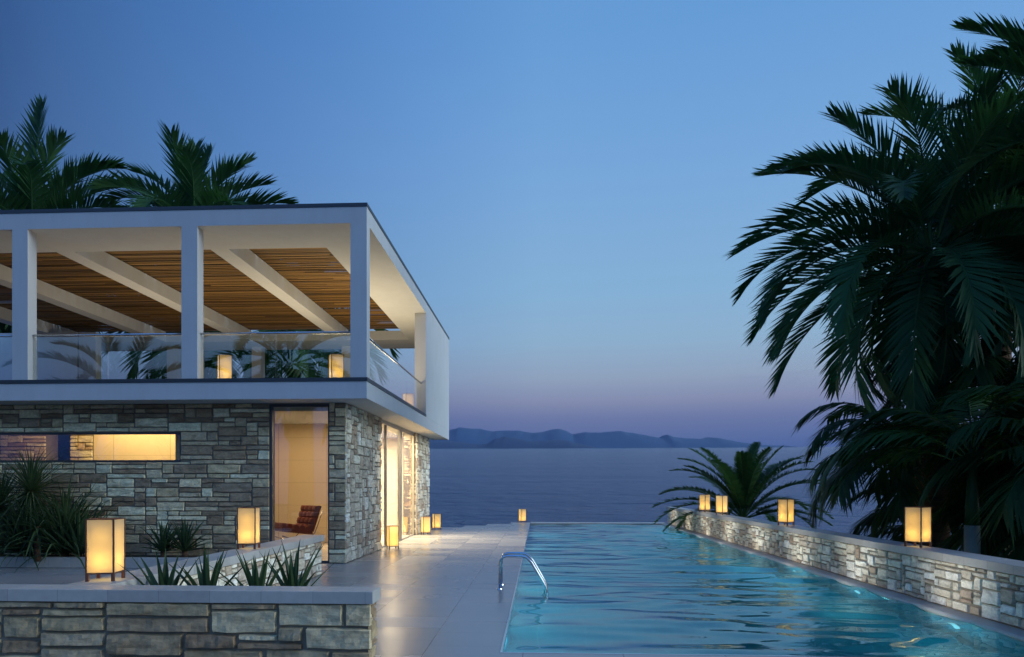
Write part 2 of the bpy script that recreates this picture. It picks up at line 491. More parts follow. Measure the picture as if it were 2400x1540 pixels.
# a low bank of thin cloud near the horizon
mp = N(nt, 'ShaderNodeVectorMath', operation='MULTIPLY'); mp.inputs[1].default_value = (5, 5, 70)
nt.links.new(tc.outputs['Generated'], mp.inputs[0])
cl = noise_tex(nt, mp.outputs[0], 1.0, 4, 0.5)
clm = ramp(nt, cl, [(0.64, g(0)), (0.80, g(0.3))])
low = ramp(nt, zz, [(zp(0.06), g(0)), (zp(0.09), g(1)), (zp(0.16), g(1)), (zp(0.22), g(0))])
sky = mixcol(nt, math_node(nt, 'MULTIPLY', clm, low), sky, lin(112, 118, 158))
mul = mixcol(nt, 1.0, sky, fac, 'MULTIPLY')
nt.links.new(mul, bg.inputs[0]); bg.inputs[1].default_value = 1.0
nt.links.new(bg.outputs[0], wo.inputs[0])


def lamp(name, kind, loc, power, col, parent=None, rot=(0, 0, 0), **kw):
    l = bpy.data.lights.new(name, kind); l.energy = power; l.color = col
    for k, v in kw.items(): setattr(l, k, v)
    o = bpy.data.objects.new(name, l); COL.objects.link(o)
    o.location = loc; o.rotation_euler = rot
    if parent is not None: o.parent = parent
    return o


# afterglow of the set sun, high on the right
sd = Vector((math.sin(R(97)) * math.cos(R(21)), math.cos(R(97)) * math.cos(R(21)), math.sin(R(21))))
lamp('sun', 'SUN', (30, 5, 30), 2.5, (0.84, 0.96, 1.0), rot=sd.to_track_quat('Z', 'Y').to_euler(), angle=R(35))
WARM = (1.0, 0.66, 0.30)


# ------------------------------------------------------------------ masonry
def stones(mb, W, H, uw, uh, kinds, seed, fmap, holes=(), gap=0.0035, depth=0.022, jit=0.016, res=0.05):
    rng = random.Random(seed)
    nu, nv = max(1, round(W / uw)), max(1, round(H / uh))
    uw, uh = W / nu, H / nv
    occ = [[False] * nu for _ in range(nv)]
    inhole = lambda u, v: any(a < u < b and c < v < d for a, b, c, d in holes)
    for j in range(nv):
        for i in range(nu):
            if inhole((i + .5) * uw, (j + .5) * uh): occ[j][i] = True
    rects = []
    for j in range(nv):
        for i in range(nu):
            if occ[j][i]: continue
            ww, hh = rng.choice(kinds)
            k = 0
            while k < ww and i + k < nu and not occ[j][i + k]: k += 1
            ww = max(1, k)
            if i + ww < nu and not occ[j][i + ww] and (i + ww + 1 >= nu or occ[j][i + ww + 1]): ww += 1
            h = 1
            while h < hh and j + h < nv and all(not occ[j + h][i + q] for q in range(ww)): h += 1
            for a in range(h):
                for b in range(ww): occ[j + a][i + b] = True
            rects.append((i * uw, j * uh, (i + ww) * uw, (j + h) * uh))
    for (u0, v0, u1, v1) in rects:
        # trim against holes so reveals stay straight
        for a, b, c, d in holes:
            if v1 > c + .01 and v0 < d - .01:
                if u0 < a < u1 and u1 - a < uw: u1 = a
                if u0 < b < u1 and b - u0 < uw: u0 = b
            if u1 > a + .01 and u0 < b - .01:
                if v0 < c < v1 and v1 - c < uh: v1 = c
                if v0 < d < v1 and d - v0 < uh: v0 = d
        if u1 - u0 < .03 or v1 - v0 < .02: continue
        j_ = min(jit, 0.14 * (v1 - v0), 0.14 * (u1 - u0))
        q = lambda: rng.uniform(0, j_)
        gp = gap * rng.uniform(.5, 1.4)
        lo, hi = u0 < 1e-4, u1 > W - 1e-4
        cs = [(u0 + (0 if lo else gp + q()), v0 + gp + q() * .6), (u1 - (0 if hi else gp + q()), v0 + gp + q() * .6),
              (u1 - (0 if hi else gp + q()), v1 - gp * .5 - q() * .6), (u0 + (0 if lo else gp + q()), v1 - gp * .5 - q() * .6)]
        nx = max(3, min(14, int((u1 - u0) / res) + 2)); ny = max(3, min(9, int((v1 - v0) / res) + 2))
        es = min(.2, .013 / (u1 - u0)); et = min(.22, .013 / (v1 - v0))
        ss = [0, es] + [es + (1 - 2 * es) * k / (nx - 1) for k in range(1, nx - 1)] + [1 - es, 1]
        ts = [0, et] + [et + (1 - 2 * et) * k / (ny - 1) for k in range(1, ny - 1)] + [1 - et, 1]
        tone = rng.random()
        D = depth * rng.uniform(.55, 1.25)
        ta, tb = rng.uniform(-.35, .35) * depth, rng.uniform(-.4, .3) * depth
        off = rng.uniform(0, 99)
        vs = []
        for b, t in enumerate(ts):
            for a, s in enumerate(ss):
                u = (cs[0][0] * (1 - s) + cs[1][0] * s) * (1 - t) + (cs[3][0] * (1 - s) + cs[2][0] * s) * t
                v = (cs[0][1] * (1 - s) + cs[1][1] * s) * (1 - t) + (cs[3][1] * (1 - s) + cs[2][1] * s) * t
                if 0 < s < 1: v += .010 * noise.noise((u * 6, off, t * 1.5)) * min(1, (v1 - v0) / .1)
                if 0 < t < 1 and not (lo or hi): u += .006 * noise.noise((off, v * 12, s * 1.5))
                edge = (a in (0, len(ss) - 1)) or (b in (0, len(ts) - 1))
                n1 = noise.noise((u * 7 + off, v * 13, off)); n2 = noise.noise((u * 24, v * 30, off))
                d = -.014 if edge else D + ta * (s - .5) * 2 + tb * (t - .5) * 2 + depth * (.60 * n1 + .34 * n2)
                vs.append(fmap(u, v, d))
        n = len(ss)
        fs = [(b * n + a, b * n + a + 1, (b + 1) * n + a + 1, (b + 1) * n + a) for b in range(len(ts) - 1) for a in range(n - 1)]
        mb.add(vs, fs, tone)


LEDGE = [(2, 1), (3, 1), (4, 1), (4, 1), (5, 1), (6, 1), (7, 1), (3, 2), (4, 2), (5, 2), (2, 2), (6, 2), (2, 1)]
ASHLAR = [(2, 1), (3, 1), (2, 2), (3, 2), (4, 2), (3, 3), (2, 3), (1, 1), (2, 1), (4, 3), (5, 2), (1, 2)]

# ------------------------------------------------------------------ villa
XW, YW = -3.93, 13.76           # stone faces
XS, YS, YB = -3.33, 13.075, 25.2  # slab faces
DECK, SOF, TOP = 3.64, 6.683, 7.07
villa = tag(empty('villa', (XW, YW, 0)), 'white two-storey villa of stone ground floor, open columned terrace above', 'house')

fw = MB()
for a, b, c, d in ((-13, -12.0, 0, 3.281), (-12.0, -7.404, 0, 2.076), (-12.0, -7.404, 2.693, 3.281), (-7.404, -5.535, 0, 3.281),):
    fw.box(a, YW + .02, c, b, YW + .32, d)
fw.box(-5.535, YW + .02, 3.262, -4.285, YW + .32, 3.281)
wall_f = fw.build('front_wall', M['mortar'], villa)
st = MB()
stones(st, 7.465, 3.281, .118, .0965, LEDGE, 11, lambda u, v, d: (-13 + u, YW + .012 - d, v), holes=((1.0, 5.596, 2.076, 2.693),))
st.build('stone_facing', M['stone_blue'], wall_f)

fw = MB(); fw.box(-4.285, YW + .02, 0, XW - .02, YW + .32, 3.281); cpier = fw.build('corner_pier', M['mortar'], villa)
st = MB(); stones(st, .355, 3.281, .118, .0965, [(1, 1), (2, 1), (3, 1), (3, 2), (2, 2), (1, 2)], 12, lambda u, v, d: (-4.285 + u, YW + .012 - d, v))
st.build('stone_facing', M['stone_blue'], cpier)
sw = MB()
sw.box(XW - .32, YW + .32, 0, XW - .02, 16.9, 3.281)
wall_s = sw.build('side_wall', M['mortar'], villa)
st = MB()
stones(st, 3.14, 3.281, .098, .103, ASHLAR, 5, lambda u, v, d: (XW - .012 + d, YW + u, v), depth=.02)
st.build('stone_facing', M['stone_pale'], wall_s)
sw = MB(); sw.box(-4.35, 21.75, 0, XW - .02, 24.4, 3.281)
pier = sw.build('end_pier', M['mortar'], villa)
st = MB()
stones(st, 2.65, 3.281, .098, .103, ASHLAR, 8, lambda u, v, d: (XW - .012 + d, 21.75 + u, v), depth=.02)
st_end = MB(); stones(st_end, .40, 3.281, .075, .083, ASHLAR, 9, lambda u, v, d: (-4.33 + u, 21.76 - d, v), depth=.012); st_end.build('end_facing', M['stone_pale'], pier)
st.build('stone_facing', M['stone_pale'], pier)

# door-height window on the front
dr = MB()
x0, x1, z1 = -5.535, -4.285, 3.262
for a in ((x0, x0 + .055), (x1 - .03, x1)): dr.box(a[0], YW + .03, 0, a[1], YW + .12, z1)
dr.box(x0 + .055, YW + .03, z1 - .05, x1 - .03, YW + .12, z1); dr.box(x0 + .055, YW + .03, 0.002, x1 - .03, YW + .12, .05)
door = dr.build('tall_window', M['frame'], villa)
g_ = MB(); g_.box(x0 + .055, YW + .07, .05, x1 - .03, YW + .082, z1 - .05); g_.build('pane', M['glass_house'], door)
dr = MB(); dr.box(x0 + .055, YW + .125, 3.13, x1 - .03, YW + .2, z1 - .05); dr.build('blind_box', M['room_warm'], door)
# horizontal strip window
wd = MB()
a, b, c, d = -12.0, -7.404, 2.076, 2.693
wd.box(a, YW + .04, d - .035, b, YW + .14, d); wd.box(a, YW + .04, c, b, YW + .14, c + .045)
wd.box(b - .03, YW + .04, c + .045, b, YW + .14, d - .035)
win = wd.build('strip_window', M['frame'], villa)
g_ = MB(); g_.box(a, YW + .08, c + .045, b - .03, YW + .09, d - .035); g_.build('pane', M['glass_house'], win)
# glazed side
gl = MB()
xg = -4.03
gl.box(xg - .03, 16.9, 3.17, xg + .03, 21.75, 3.281); gl.box(xg - .03, 16.9, .002, xg + .03, 21.75, .035)
for y in (17.75, 19.55, 21.69): gl.box(xg - .035, y, .035, xg + .035, y + (.06 if y < 21 else .055), 3.17)
gl.box(xg - .06, 19.61, .035, xg + .05, 19.72, 3.17)
side_glz = gl.build('sliding_glass_wall', M['frame_light'], villa)
for y0, y1 in ((16.9, 17.75), (17.81, 19.55), (19.72, 21.69)):
    g_ = MB(); g_.box(xg - .006, y0, .035, xg + .006, y1, 3.17); g_.build('pane', M['glass_house'], side_glz)

# rooms behind the glass
rm = MB(); rm.box(-13, 14.08, -.02, XW - .10, 24.4, .004); rm.build('indoor_floor', M['floor_in'], villa)
rm = MB(); rm.box(-9.0, 24.2, 0.004, -4.35, 24.4, 3.281); rm.box(-9.2, 18.7, .004, -9.0, 24.4, 3.281); rm.build('rear_wall', M['room_cream'], villa)
rm = MB(); rm.box(-7.5, 18.5, .004, -5.45, 18.68, 3.281); rm.box(-7.68, 14.08, .004, -7.5, 18.68, 3.281); rm.build('partition_wall', M['room_warm'], villa)
rm = MB(); rm.box(-10.35, 15.4, .004, -7.68, 15.6, 3.281); rm.build('panelled_wall', M['room_warm'], villa)
for xa, xb in ((-10.9, -10.37), (-12.6, -11.5)):
    rm = MB(); rm.box(xa, 15.4, .004, xb, 15.8, 3.281); ip = rm.build('inner_pier', M['mortar'], villa)
    st = MB(); stones(st, xb - xa, 3.27, .09, .085, LEDGE, 3, lambda u, v, d: (xa + u, 15.39 - d, v + .004)); st.build('stone_facing', M['stone_pale'], ip)

# upper slab with dark edge trim
sl = MB(); sl.box(-23, YS, 3.281, XS, YB, 3.615)
slab = sl.build('terrace_slab', M['paint'], villa)
tm = MB(); tm.box(-23, YS - .017, 3.618, XS + .017, YS + .20, 3.688); tm.box(XS - .20, YS + .20, 3.618, XS + .017, 20.0, 3.688)
tm.build('edge_trim', M['metal_dark'], slab)
dk = MB(); dk.box(-23, YS + .2, 3.615, XS - .2, YB, DECK); dk.build('deck', M['terrace'], slab)

for x in (-10.46, -7.01, -3.65, -13.9, -17.35):
    c = MB(); c.box(x, YS, DECK if x < -3.7 else 3.688, x + .32, YS + .245, SOF); c.build('column', M['paint'], villa)
for x in (-10.55, -13.75, -17.1, -7.2):
    c = MB(); c.box(x, 24.62, DECK, x + .36, 24.95, SOF); c.build('column', M['paint'], villa)
c = MB(); c.box(XS - .33, 20.0, 3.618, XS, YB, SOF); c.build('side_wall', M['paint'], villa)
c = MB(); c.box(-26, 22.0, DECK, -15.35, 22.2, SOF); c.build('rear_wall', M['paint'], villa)
c = MB(); c.box(-15.3, 22.0, DECK, -14.72, 22.3, SOF); c.build('column', M['paint'], villa)
# roof: a ring of slab round the open bays, beams, cane slats on top
XO, YO0, YO1 = -4.54, 14.40, 23.64
rf = MB()
rf.box(-23, YS, SOF, XS, YO0, 6.998); rf.box(-23, YO1, SOF, XS, YB, 6.998); rf.box(XO, YO0, SOF, XS, YO1, 6.998)
roof = rf.build('roof', M['paint'], villa)
tm = MB()
tm.box(-23, YS - .012, 7.0, XS + .012, YS + .25, TOP); tm.box(XS - .25, YS + .25, 7.0, XS + .012, YB + .012, TOP); tm.box(-23, YB - .25, 7.0, XS - .25, YB + .012, TOP)
tm.build('edge_cap', M['metal_dark'], roof)
beams = [-7.08, -10.52, -13.64, -16.8, -20.2]
BW = .40
for x in beams:
    c = MB(); c.box(x, YO0, SOF + .001, x + BW, YO1, 7.045); c.build('roof_beam', M['paint'], villa)
rng = random.Random(4)
edges = [XO] + beams
for k in range(4):
    xr, xl = edges[k] + .06, edges[k + 1] + BW - .06
    m = MB(); y = YO0
    while y < YO1 - .03:
        wd_ = rng.uniform(.024, .050)
        cuts = sorted([xl, xr] + [rng.uniform(xl, xr) for _ in range(rng.choice((0, 0, 1)))])
        for a, b in zip(cuts[:-1], cuts[1:]):
            z = 7.065 + rng.uniform(-.014, .014)
            dy = rng.uniform(-.003, .003)
            m.box(a + .002, y + dy, z, b - .002, min(y + wd_ + dy, YO1), z + .018, rng.random() ** .8 if rng.random() > .28 else -.6)  # some slats toned dark to imitate the shaded lines between them
        y += wd_ + (rng.uniform(.012, .03) if rng.random() < .07 else rng.uniform(.002, .008))
    m.build('cane_slats', M['slat'], villa)
    for q in range(6):
        yy = YO0 + .7 + q * 1.6
        m = MB(); m.box(xl, yy, 7.092, xr, yy + .05, 7.12); m.build('slat_batten', M['frame'], villa)
# cane gaps stay open to the sky
# glass railing
def railing(y0, xs, parent):
    h = MB(); h.tube([(xs[0] + .01, y0, 4.60), (xs[-1] - .01, y0, 4.60)], .021, 12)
    r = h.build('railing', M['steel'], parent, smooth=True)
    for a, b in zip(xs[:-1], xs[1:]):
        p = MB(); p.box(a + .012, y0 - .006, DECK + .02, b - .012, y0 + .006, 4.565); p.build('glass_pane', M['glass'], r)
yr = YS + .14
railing(yr, [-6.69, -5.17, -3.65], villa)
railing(yr, [-10.14, -8.58, -7.01], villa)
railing(yr, [-13.58, -12.0, -10.46], villa)
h = MB(); h.tube([(XS - .14, YS + .245, 4.60), (XS - .14, 20.0, 4.60)], .021, 12)
r_ = h.build('railing', M['steel'], villa, smooth=True)
for a, b in ((YS + .25, 15.45), (15.45, 17.8), (17.8, 20.0)):
    p = MB(); p.box(XS - .146, a + .01, DECK + .05, XS - .134, b - .01, 4.565); p.build('glass_pane', M['glass'], r_)
# upper glazed lobby frame on the left
fr = MB(); fr.box(-12.95, 16.4, DECK, -12.9, 16.46, 6.2); fr.box(-23, 16.4, 6.15, -12.95, 16.46, 6.2)
lob = fr.build('glass_lobby_frame', M['frame_light'], villa)
# planter along the front
pc = MB()
pc.box(-13, 12.74, 0.004, -6.1, 12.86, .205); pc.box(-6.22, 12.86, .004, -6.1, YW - .03, .205)
kerb = pc.build('planter_kerb', M['cope_x'], villa, bevel=.006)
so = MB(); so.box(-13, 12.86, .004, -6.22, YW - .01, .15); so.build('planter_soil', M['soil'], villa)

hed = tag(empty('hedge', (-17, 26.5, 0)), 'dark clipped hedge behind the villa, glimpsed through the strip window', 'hedge')
hm_ = MB(); hr = random.Random(9)
for k in range(7000):
    p = Vector((hr.uniform(-22, -11), hr.uniform(26.0, 27.0), hr.uniform(0, 4.6)))
    d = Vector((hr.gauss(0, 1), hr.gauss(0, 1), hr.gauss(0, 1))).normalized() * .16; e = d.orthogonal().normalized() * .07
    hm_.add([p - d, p + e, p + d, p - e], [(0, 1, 2, 3)], hr.random())
hm_.build('foliage', M['kentia'], hed)
hm_ = MB(); hm_.box(-22, 26.4, 0, -11, 26.6, 4.0); hm_.build('stems', M['trunk'], hed)

# lights in the rooms and the uplights let into the upper deck
lamp('living_room_light', 'AREA', (-5.6, 20.8, 3.22), 1400, (1.0, 0.84, 0.58), shape='RECTANGLE', size=2.4, size_y=4.0)
lamp('hall_light', 'AREA', (-6.2, 16.3, 3.22), 60, (1.0, 0.72, 0.42), shape='RECTANGLE', size=1.8, size_y=2.6)
lamp('room_spill_fill', 'AREA', (-3.62, 19.4, 3.265), 125, (1.0, 0.80, 0.50), rot=(0, R(-6), 0), shape='RECTANGLE', size=.2, size_y=4.6, spread=R(125))  # added lamp, imitates room light spilling onto the terrace floor
lamp('pier_light', 'AREA', (-11.2, 14.7, 3.22), 8, (1.0, 0.62, 0.28), shape='RECTANGLE', size=1.5, size_y=.5)
lamp('strip_room_light', 'AREA', (-8.9, 14.75, 3.22), 75, (1.0, 0.74, 0.36), shape='RECTANGLE', size=2.6, size_y=.7)
lamp('deck_uplight', 'AREA', (-4.9, 18.6, 3.72), 185, (1.0, 0.78, 0.46), rot=(PI, 0, 0), shape='RECTANGLE', size=1.6, size_y=5.0)
lamp('deck_uplight', 'AREA', (-9.5, 18.0, 3.72), 100, (1.0, 0.78, 0.50), rot=(PI, 0, 0), shape='RECTANGLE', size=4.0, size_y=5.0)

# ------------------------------------------------------------------ terrace, pool, ground
PXL, PXR, PY0, PY1, WZ = -.37, 5.10, 6.50, 28.55, -.045
t = MB()
zb = -.30
t.box(-14, 3.0, zb, PXL, 12.0, 0); t.box(-14, 12.0, zb, PXL, YW - .02, 0)
t.box(XW - .06, YW - .02, zb, PXL, 25.7, 0)
t.box(-2.91, 25.7, zb, PXL, 26.86, 0); t.box(-2.10, 26.86, zb, PXL, 28.07, 0); t.box(-1.20, 28.07, zb, PXL, 29.42, 0)
t.box(PXL, 3.0, zb, 5.34, PY0, 0)
tag(t.build('terrace', M['terrace']), kind='structure')
rim = MB()
rim.box(PXL, PY0, -.10, PXL + .022, PY1 + .5, .004); rim.box(PXL + .022, PY0, -.10, PXR, PY0 + .02, .004)
tag(rim.build('pool_edge_trim', M['steel']), 'slim bright steel trim along the left and near edges of the pool', 'pool trim')
rim = MB(); rim.box(PXL + .022, 28.62, -1.4, 5.3, 29.42, .012)
tag(rim.build('infinity_edge', M['cope_x'], bevel=.01), 'pale stone sill closing the far end of the pool against the sea', 'pool edge')
pb = MB()
pd = -1.45
pb.box(PXL - .02, PY0 - .02, pd - .1, PXR + .02, PY1 + .07, pd)
pb.box(PXL - .20, PY0, pd, PXL, PY1, -.305); pb.box(PXR + .0, PY0, pd, PXR + .2, PY1, -.13)
pb.box(PXL - .2, PY0 - .2, pd, PXR + .2, PY0, -.305); pb.box(PXL - .2, PY1, pd, PXR + .2, PY1 + .065, -.08)
pb.box(PXL - .012, PY0, -.305, PXL - .001, PY1, -.10)
tag(pb.build('pool_basin', M['pool']), kind='structure')
# water: a real rippled surface
def water_mesh():
    nx, ny = 120, 1100
    xs = np.linspace(PXL + .0, PXR, nx); ys = np.linspace(PY0 + .02, 28.62, ny)
    X, Y = np.meshgrid(xs, ys)
    rg = np.random.RandomState(7)
    H = np.zeros_like(X)
    for k in range(30):
        wl = 0.34 * (1.7 / 0.34) ** rg.rand()
        th = rg.normal(PI / 2 + .05, .24)
        ph = rg.rand() * 2 * PI
        amp = 0.0026 * (wl / .6) ** 1.2
        kx, ky = 2 * PI / wl * math.cos(th), 2 * PI / wl * math.sin(th)
        mod = np.clip(.45 + .75 * np.sin(X * rg.uniform(.4, 1.6) + Y * rg.uniform(.3, 1.0) + rg.rand() * 6), 0, 1.2)
        H += amp * np.sin(kx * X + ky * Y + ph + .7 * np.sin(X * 1.1 + Y * .45 + ph)) * mod
    H *= .55 + .55 * np.clip((X - .5) / 3.0, 0, 1)
    H *= np.clip((X - PXL) / .25, .25, 1)
    V = np.stack([X, Y, H + WZ], -1).reshape(-1, 3)
    idx = np.arange(nx * ny).reshape(ny, nx)
    F = np.stack([idx[:-1, :-1], idx[:-1, 1:], idx[1:, 1:], idx[1:, :-1]], -1).reshape(-1, 4)
    me = bpy.data.meshes.new('pool_water'); me.from_pydata(V.tolist(), [], F.tolist())
    me.polygons.foreach_set('use_smooth', [True] * len(F)); me.materials.append(M['water']); me.update()
    o = bpy.data.objects.new('pool_water', me); COL.objects.link(o)
    return tag(o, kind='structure')
water_mesh()

# under-water lamps on the right pool wall
ys_ = [8.6, 11.2, 13.8, 16.4, 19.0, 21.6, 24.2, 26.8]
M['lens'] = emit_mat('lamp_lens', (0.30, 0.85, 1.0), 1.0)
pl0 = None
for y in ys_:
    if pl0 is None:
        pl0 = tag(empty('pool_light', (PXR, y, -.55)), 'small round lit lamp set in the right-hand underwater wall of the pool', 'pool light', 'underwater lamps along the pool wall')
        m = MB(); m.tube([(PXR, y, -.55), (PXR - .03, y, -.55)], .11, 20); bz = m.build('bezel', M['steel'], pl0)
        m = MB(); m.tube([(PXR - .031, y, -.55), (PXR - .036, y, -.55)], .085, 20); ln_ = m.build('lens', M['lens'], pl0)
        o = pl0
    else:
        o = pl0.copy(); COL.objects.link(o); o.location = (PXR, y, -.55)
        for ch in (bz, ln_):
            c = ch.copy(); COL.objects.link(c); c.parent = o
    lamp('pool_lamp', 'POINT', (PXR - .27, y, -.38), 34, (0.16, 0.84, 1.0), shadow_soft_size=0)
    # added spots above the water stand in for its glow on the wall
    lamp('wall_wash_fill', 'SPOT', (PXR - .85, y + .4, .05), 34, (1.0, 0.96, 0.88), rot=Vector((-.80, 0, -.42)).to_track_quat('Z', 'Y').to_euler(), spot_size=R(95), spot_blend=1.0, shadow_soft_size=0)
for y in (7.6, 10.2, 13.0, 16.4, 20.0, 24.0):
    lamp('pool_lamp', 'POINT', (PXL + .24, y, -.42), 32, (0.16, 0.84, 1.0), shadow_soft_size=0)

# ladder
lad = tag(empty('pool_ladder', (-.60, 10.7, 0)), 'shiny steel pool ladder with two bent handrails at the left pool edge', 'ladder')
def arc(p, q, r_, n=6):
    pass
for y in (10.48, 10.93):
    path = [(-.60, 0.0), (-.60, .40), (-.585, .455), (-.545, .497), (-.49, .51), (-.27, .51), (-.21, .50), (-.16, .465), (-.11, .41), (.055, .13), (.095, .055), (.115, -.02), (.12, -.1), (.12, -1.0)]
    m = MB(); m.tube([(x, y, z) for x, z in path], .021, 12); m.build('handrail', M['steel'], lad, smooth=True)
    m = MB(); m.tube([(-.60, y, .0), (-.60, y, .018)], [.05, .042], 16); m.build('foot_plate', M['steel'], lad)
for z in (-.28, -.53, -.78):
    m = MB(); m.box(.08, 10.49, z, .16, 10.92, z + .03); m.build('tread', M['steel'], lad)

# ground, sea, hills
gd = MB()
gd.box(-60, -30, -1.2, 70, 3.0, -.02); gd.box(-60, 3.0, -1.2, -14, 45, -.02)
gd.box(-14, 24.4, -1.2, -5.2, 30, -.02); gd.box(-14, 30, -1.2, -8.5, 45, -.02); gd.box(5.72, 3.0, -3.2, 70, 30.5, -1.6)
gd.box(-14, 3.0, -1.2, -.6, 24.0, -.31)
tag(gd.build('ground', M['ground']), kind='structure')
s_ = MB()
s_.add([(-6000, -100, -10 - .0578 * 130), (6000, -100, -10 - .0578 * 130), (6000, 4400, -10 + .0578 * 4370), (-6000, 4400, -10 + .0578 * 4370)], [(0, 1, 2, 3)])
SEA = lambda y: -10 + .0578 * (y - 30)
tag(s_.build('sea', M['sea']), kind='structure')


def ridge(name, prof, Y, dep, mat, seed):
    pts = []
    ct, stn = math.cos(TH), math.sin(TH)
    xs = [(px - 1263) / 1600 * Y for px, _ in prof]
    hs = [(1137 - py) / 1600 * Y + EYE for _, py in prof]
    n = 260; nd = 14
    X = np.linspace(xs[0], xs[-1], n); Hh = np.interp(X, xs, hs) - SEA(Y)
    vs = []; fs = []
    for j in range(nd):
        t = j / (nd - 1)
        prof_d = math.sin(PI * min(1, t * 1.0)) ** .8 if t < .5 else math.sin(PI * t) ** .8
        for i in range(n):
            nz = noise.noise((X[i] / 130 + seed, t * 3, seed)) * .10 + noise.noise((X[i] / 45 + seed, t * 6, seed)) * .05
            fade = 1 if abs(t - .5) < .05 else (1 + nz * 1.3)
            z = Hh[i] * prof_d * fade + ((noise.noise((X[i] / 26, seed, 0)) * 1.6 + noise.noise((X[i] / 9, seed, 3)) * .5) if Hh[i] > 8 else 0) * prof_d
            y = Y - dep / 2 + dep * t
            vs.append((X[i], y, max(z, -.5) + SEA(y) - 4))
    for j in range(nd - 1):
        for i in range(n - 1):
            fs.append((j * n + i, j * n + i + 1, (j + 1) * n + i + 1, (j + 1) * n + i))
    m = MB(); m.add(vs, fs)
    return tag(m.build(name, mat, smooth=True), kind='structure')


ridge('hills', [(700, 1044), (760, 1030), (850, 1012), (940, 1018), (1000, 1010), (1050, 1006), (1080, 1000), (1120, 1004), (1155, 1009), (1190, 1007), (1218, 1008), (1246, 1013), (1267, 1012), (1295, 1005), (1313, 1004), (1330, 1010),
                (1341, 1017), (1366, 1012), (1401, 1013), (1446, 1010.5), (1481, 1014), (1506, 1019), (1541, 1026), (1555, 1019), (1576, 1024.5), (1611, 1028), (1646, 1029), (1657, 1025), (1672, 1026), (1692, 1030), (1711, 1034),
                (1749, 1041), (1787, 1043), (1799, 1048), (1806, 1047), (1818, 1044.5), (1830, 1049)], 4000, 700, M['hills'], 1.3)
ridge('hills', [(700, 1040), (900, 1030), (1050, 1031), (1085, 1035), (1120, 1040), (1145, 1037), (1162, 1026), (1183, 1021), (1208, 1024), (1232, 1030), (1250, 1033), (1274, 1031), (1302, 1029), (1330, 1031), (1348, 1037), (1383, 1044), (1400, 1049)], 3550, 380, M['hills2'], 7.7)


# ------------------------------------------------------------------ garden walls
def garden_wall(name, label, loc): return tag(empty(name, loc), label, 'wall')
CZ0, CZ1 = .60, .705
w1 = garden_wall('garden_wall', 'low dark ledgestone wall with pale coping across the lower left foreground', (-4.6, 5.8, 0))
m = MB(); m.box(-8, 5.71, 0, -1.43, 5.90, CZ0); bk = m.build('wall_core', M['mortar'], w1)
st = MB()
stones(st, 6.59, CZ0, .115, .067, [(3, 1), (4, 2), (5, 1), (6, 2), (7, 2), (4, 2), (5, 2), (5, 3), (6, 2), (8, 2), (3, 2), (7, 3), (6, 3)], 21, lambda u, v, d: (-8 + u, 5.695 - d, v), depth=.024, res=.035, gap=.0045)
st_end = MB(); stones(st_end, .21, CZ0, .07, .0545, ASHLAR, 22, lambda u, v, d: (-1.425 + d * .8, 5.69 + u, v), depth=.018, res=.035); st_end.build('end_facing', M['stone_near'], w1)
st.build('stone_facing', M['stone_near'], w1)
m = MB(); m.box(-8, 5.66, CZ0, -1.39, 5.945, CZ1); m.build('coping', M['cope_x'], w1, bevel=.004)
w2 = garden_wall('garden_wall', 'pale ashlar wall running from the front wall back towards the tall window', (-4.05, 9, 0))
m = MB(); m.box(-4.22, 5.95, 0, -3.90, 12.06, CZ0); m.build('wall_core', M['mortar'], w2)
st = MB()
stones(st, 6.10, CZ0, .09, .0667, ASHLAR, 31, lambda u, v, d: (-3.895 + d, 5.95 + u, v), depth=.018)
st_end = MB(); stones(st_end, .33, CZ0, .075, .066, ASHLAR, 32, lambda u, v, d: (-4.22 + u, 12.065 + d, v), depth=.012); st_end.build('end_facing', M['stone_pale'], w2)
st_end = MB(); stones(st_end, 6.10, CZ0, .075, .066, LEDGE, 33, lambda u, v, d: (-4.225 - d, 5.95 + u, v), depth=.018, res=.1); st_end.build('back_facing', M['stone_pale'], w2)
st.build('stone_facing', M['stone_pale'], w2)
m = MB(); m.box(-4.255, 5.947, CZ0, -3.845, 12.10, CZ1); m.build('coping', M['cope_y'], w2, bevel=.004)
w3 = garden_wall('pool_wall', 'long floodlit ashlar wall with smooth coping along the right side of the pool', (5.5, 17, 0))
m = MB(); m.box(5.345, 3.0, 0, 5.68, 28.6, CZ0); m.build('wall_core', M['mortar'], w3)
st = MB()
stones(st, 25.6, CZ0 - .004, .082, .0596, [(2, 1), (3, 1), (3, 2), (2, 2), (4, 2), (4, 3), (3, 3), (2, 3), (5, 2), (1, 2), (2, 2), (4, 2), (1, 1)], 41, lambda u, v, d: (5.338 - d, 3 + u, v + .004), depth=.020, res=.06, gap=.0035)
st_end = MB(); stones(st_end, .34, CZ0 - .004, .075, .0605, ASHLAR, 42, lambda u, v, d: (5.34 + u, 28.605 + d, v + .004), depth=.01); st_end.build('end_facing', M['stone_pale'], w3)
st.build('stone_facing', M['stone_pale'], w3)
m = MB(); m.box(5.29, 3.0, CZ0, 5.70, 28.64, CZ1); m.build('coping', M['cope_y'], w3, bevel=.004)
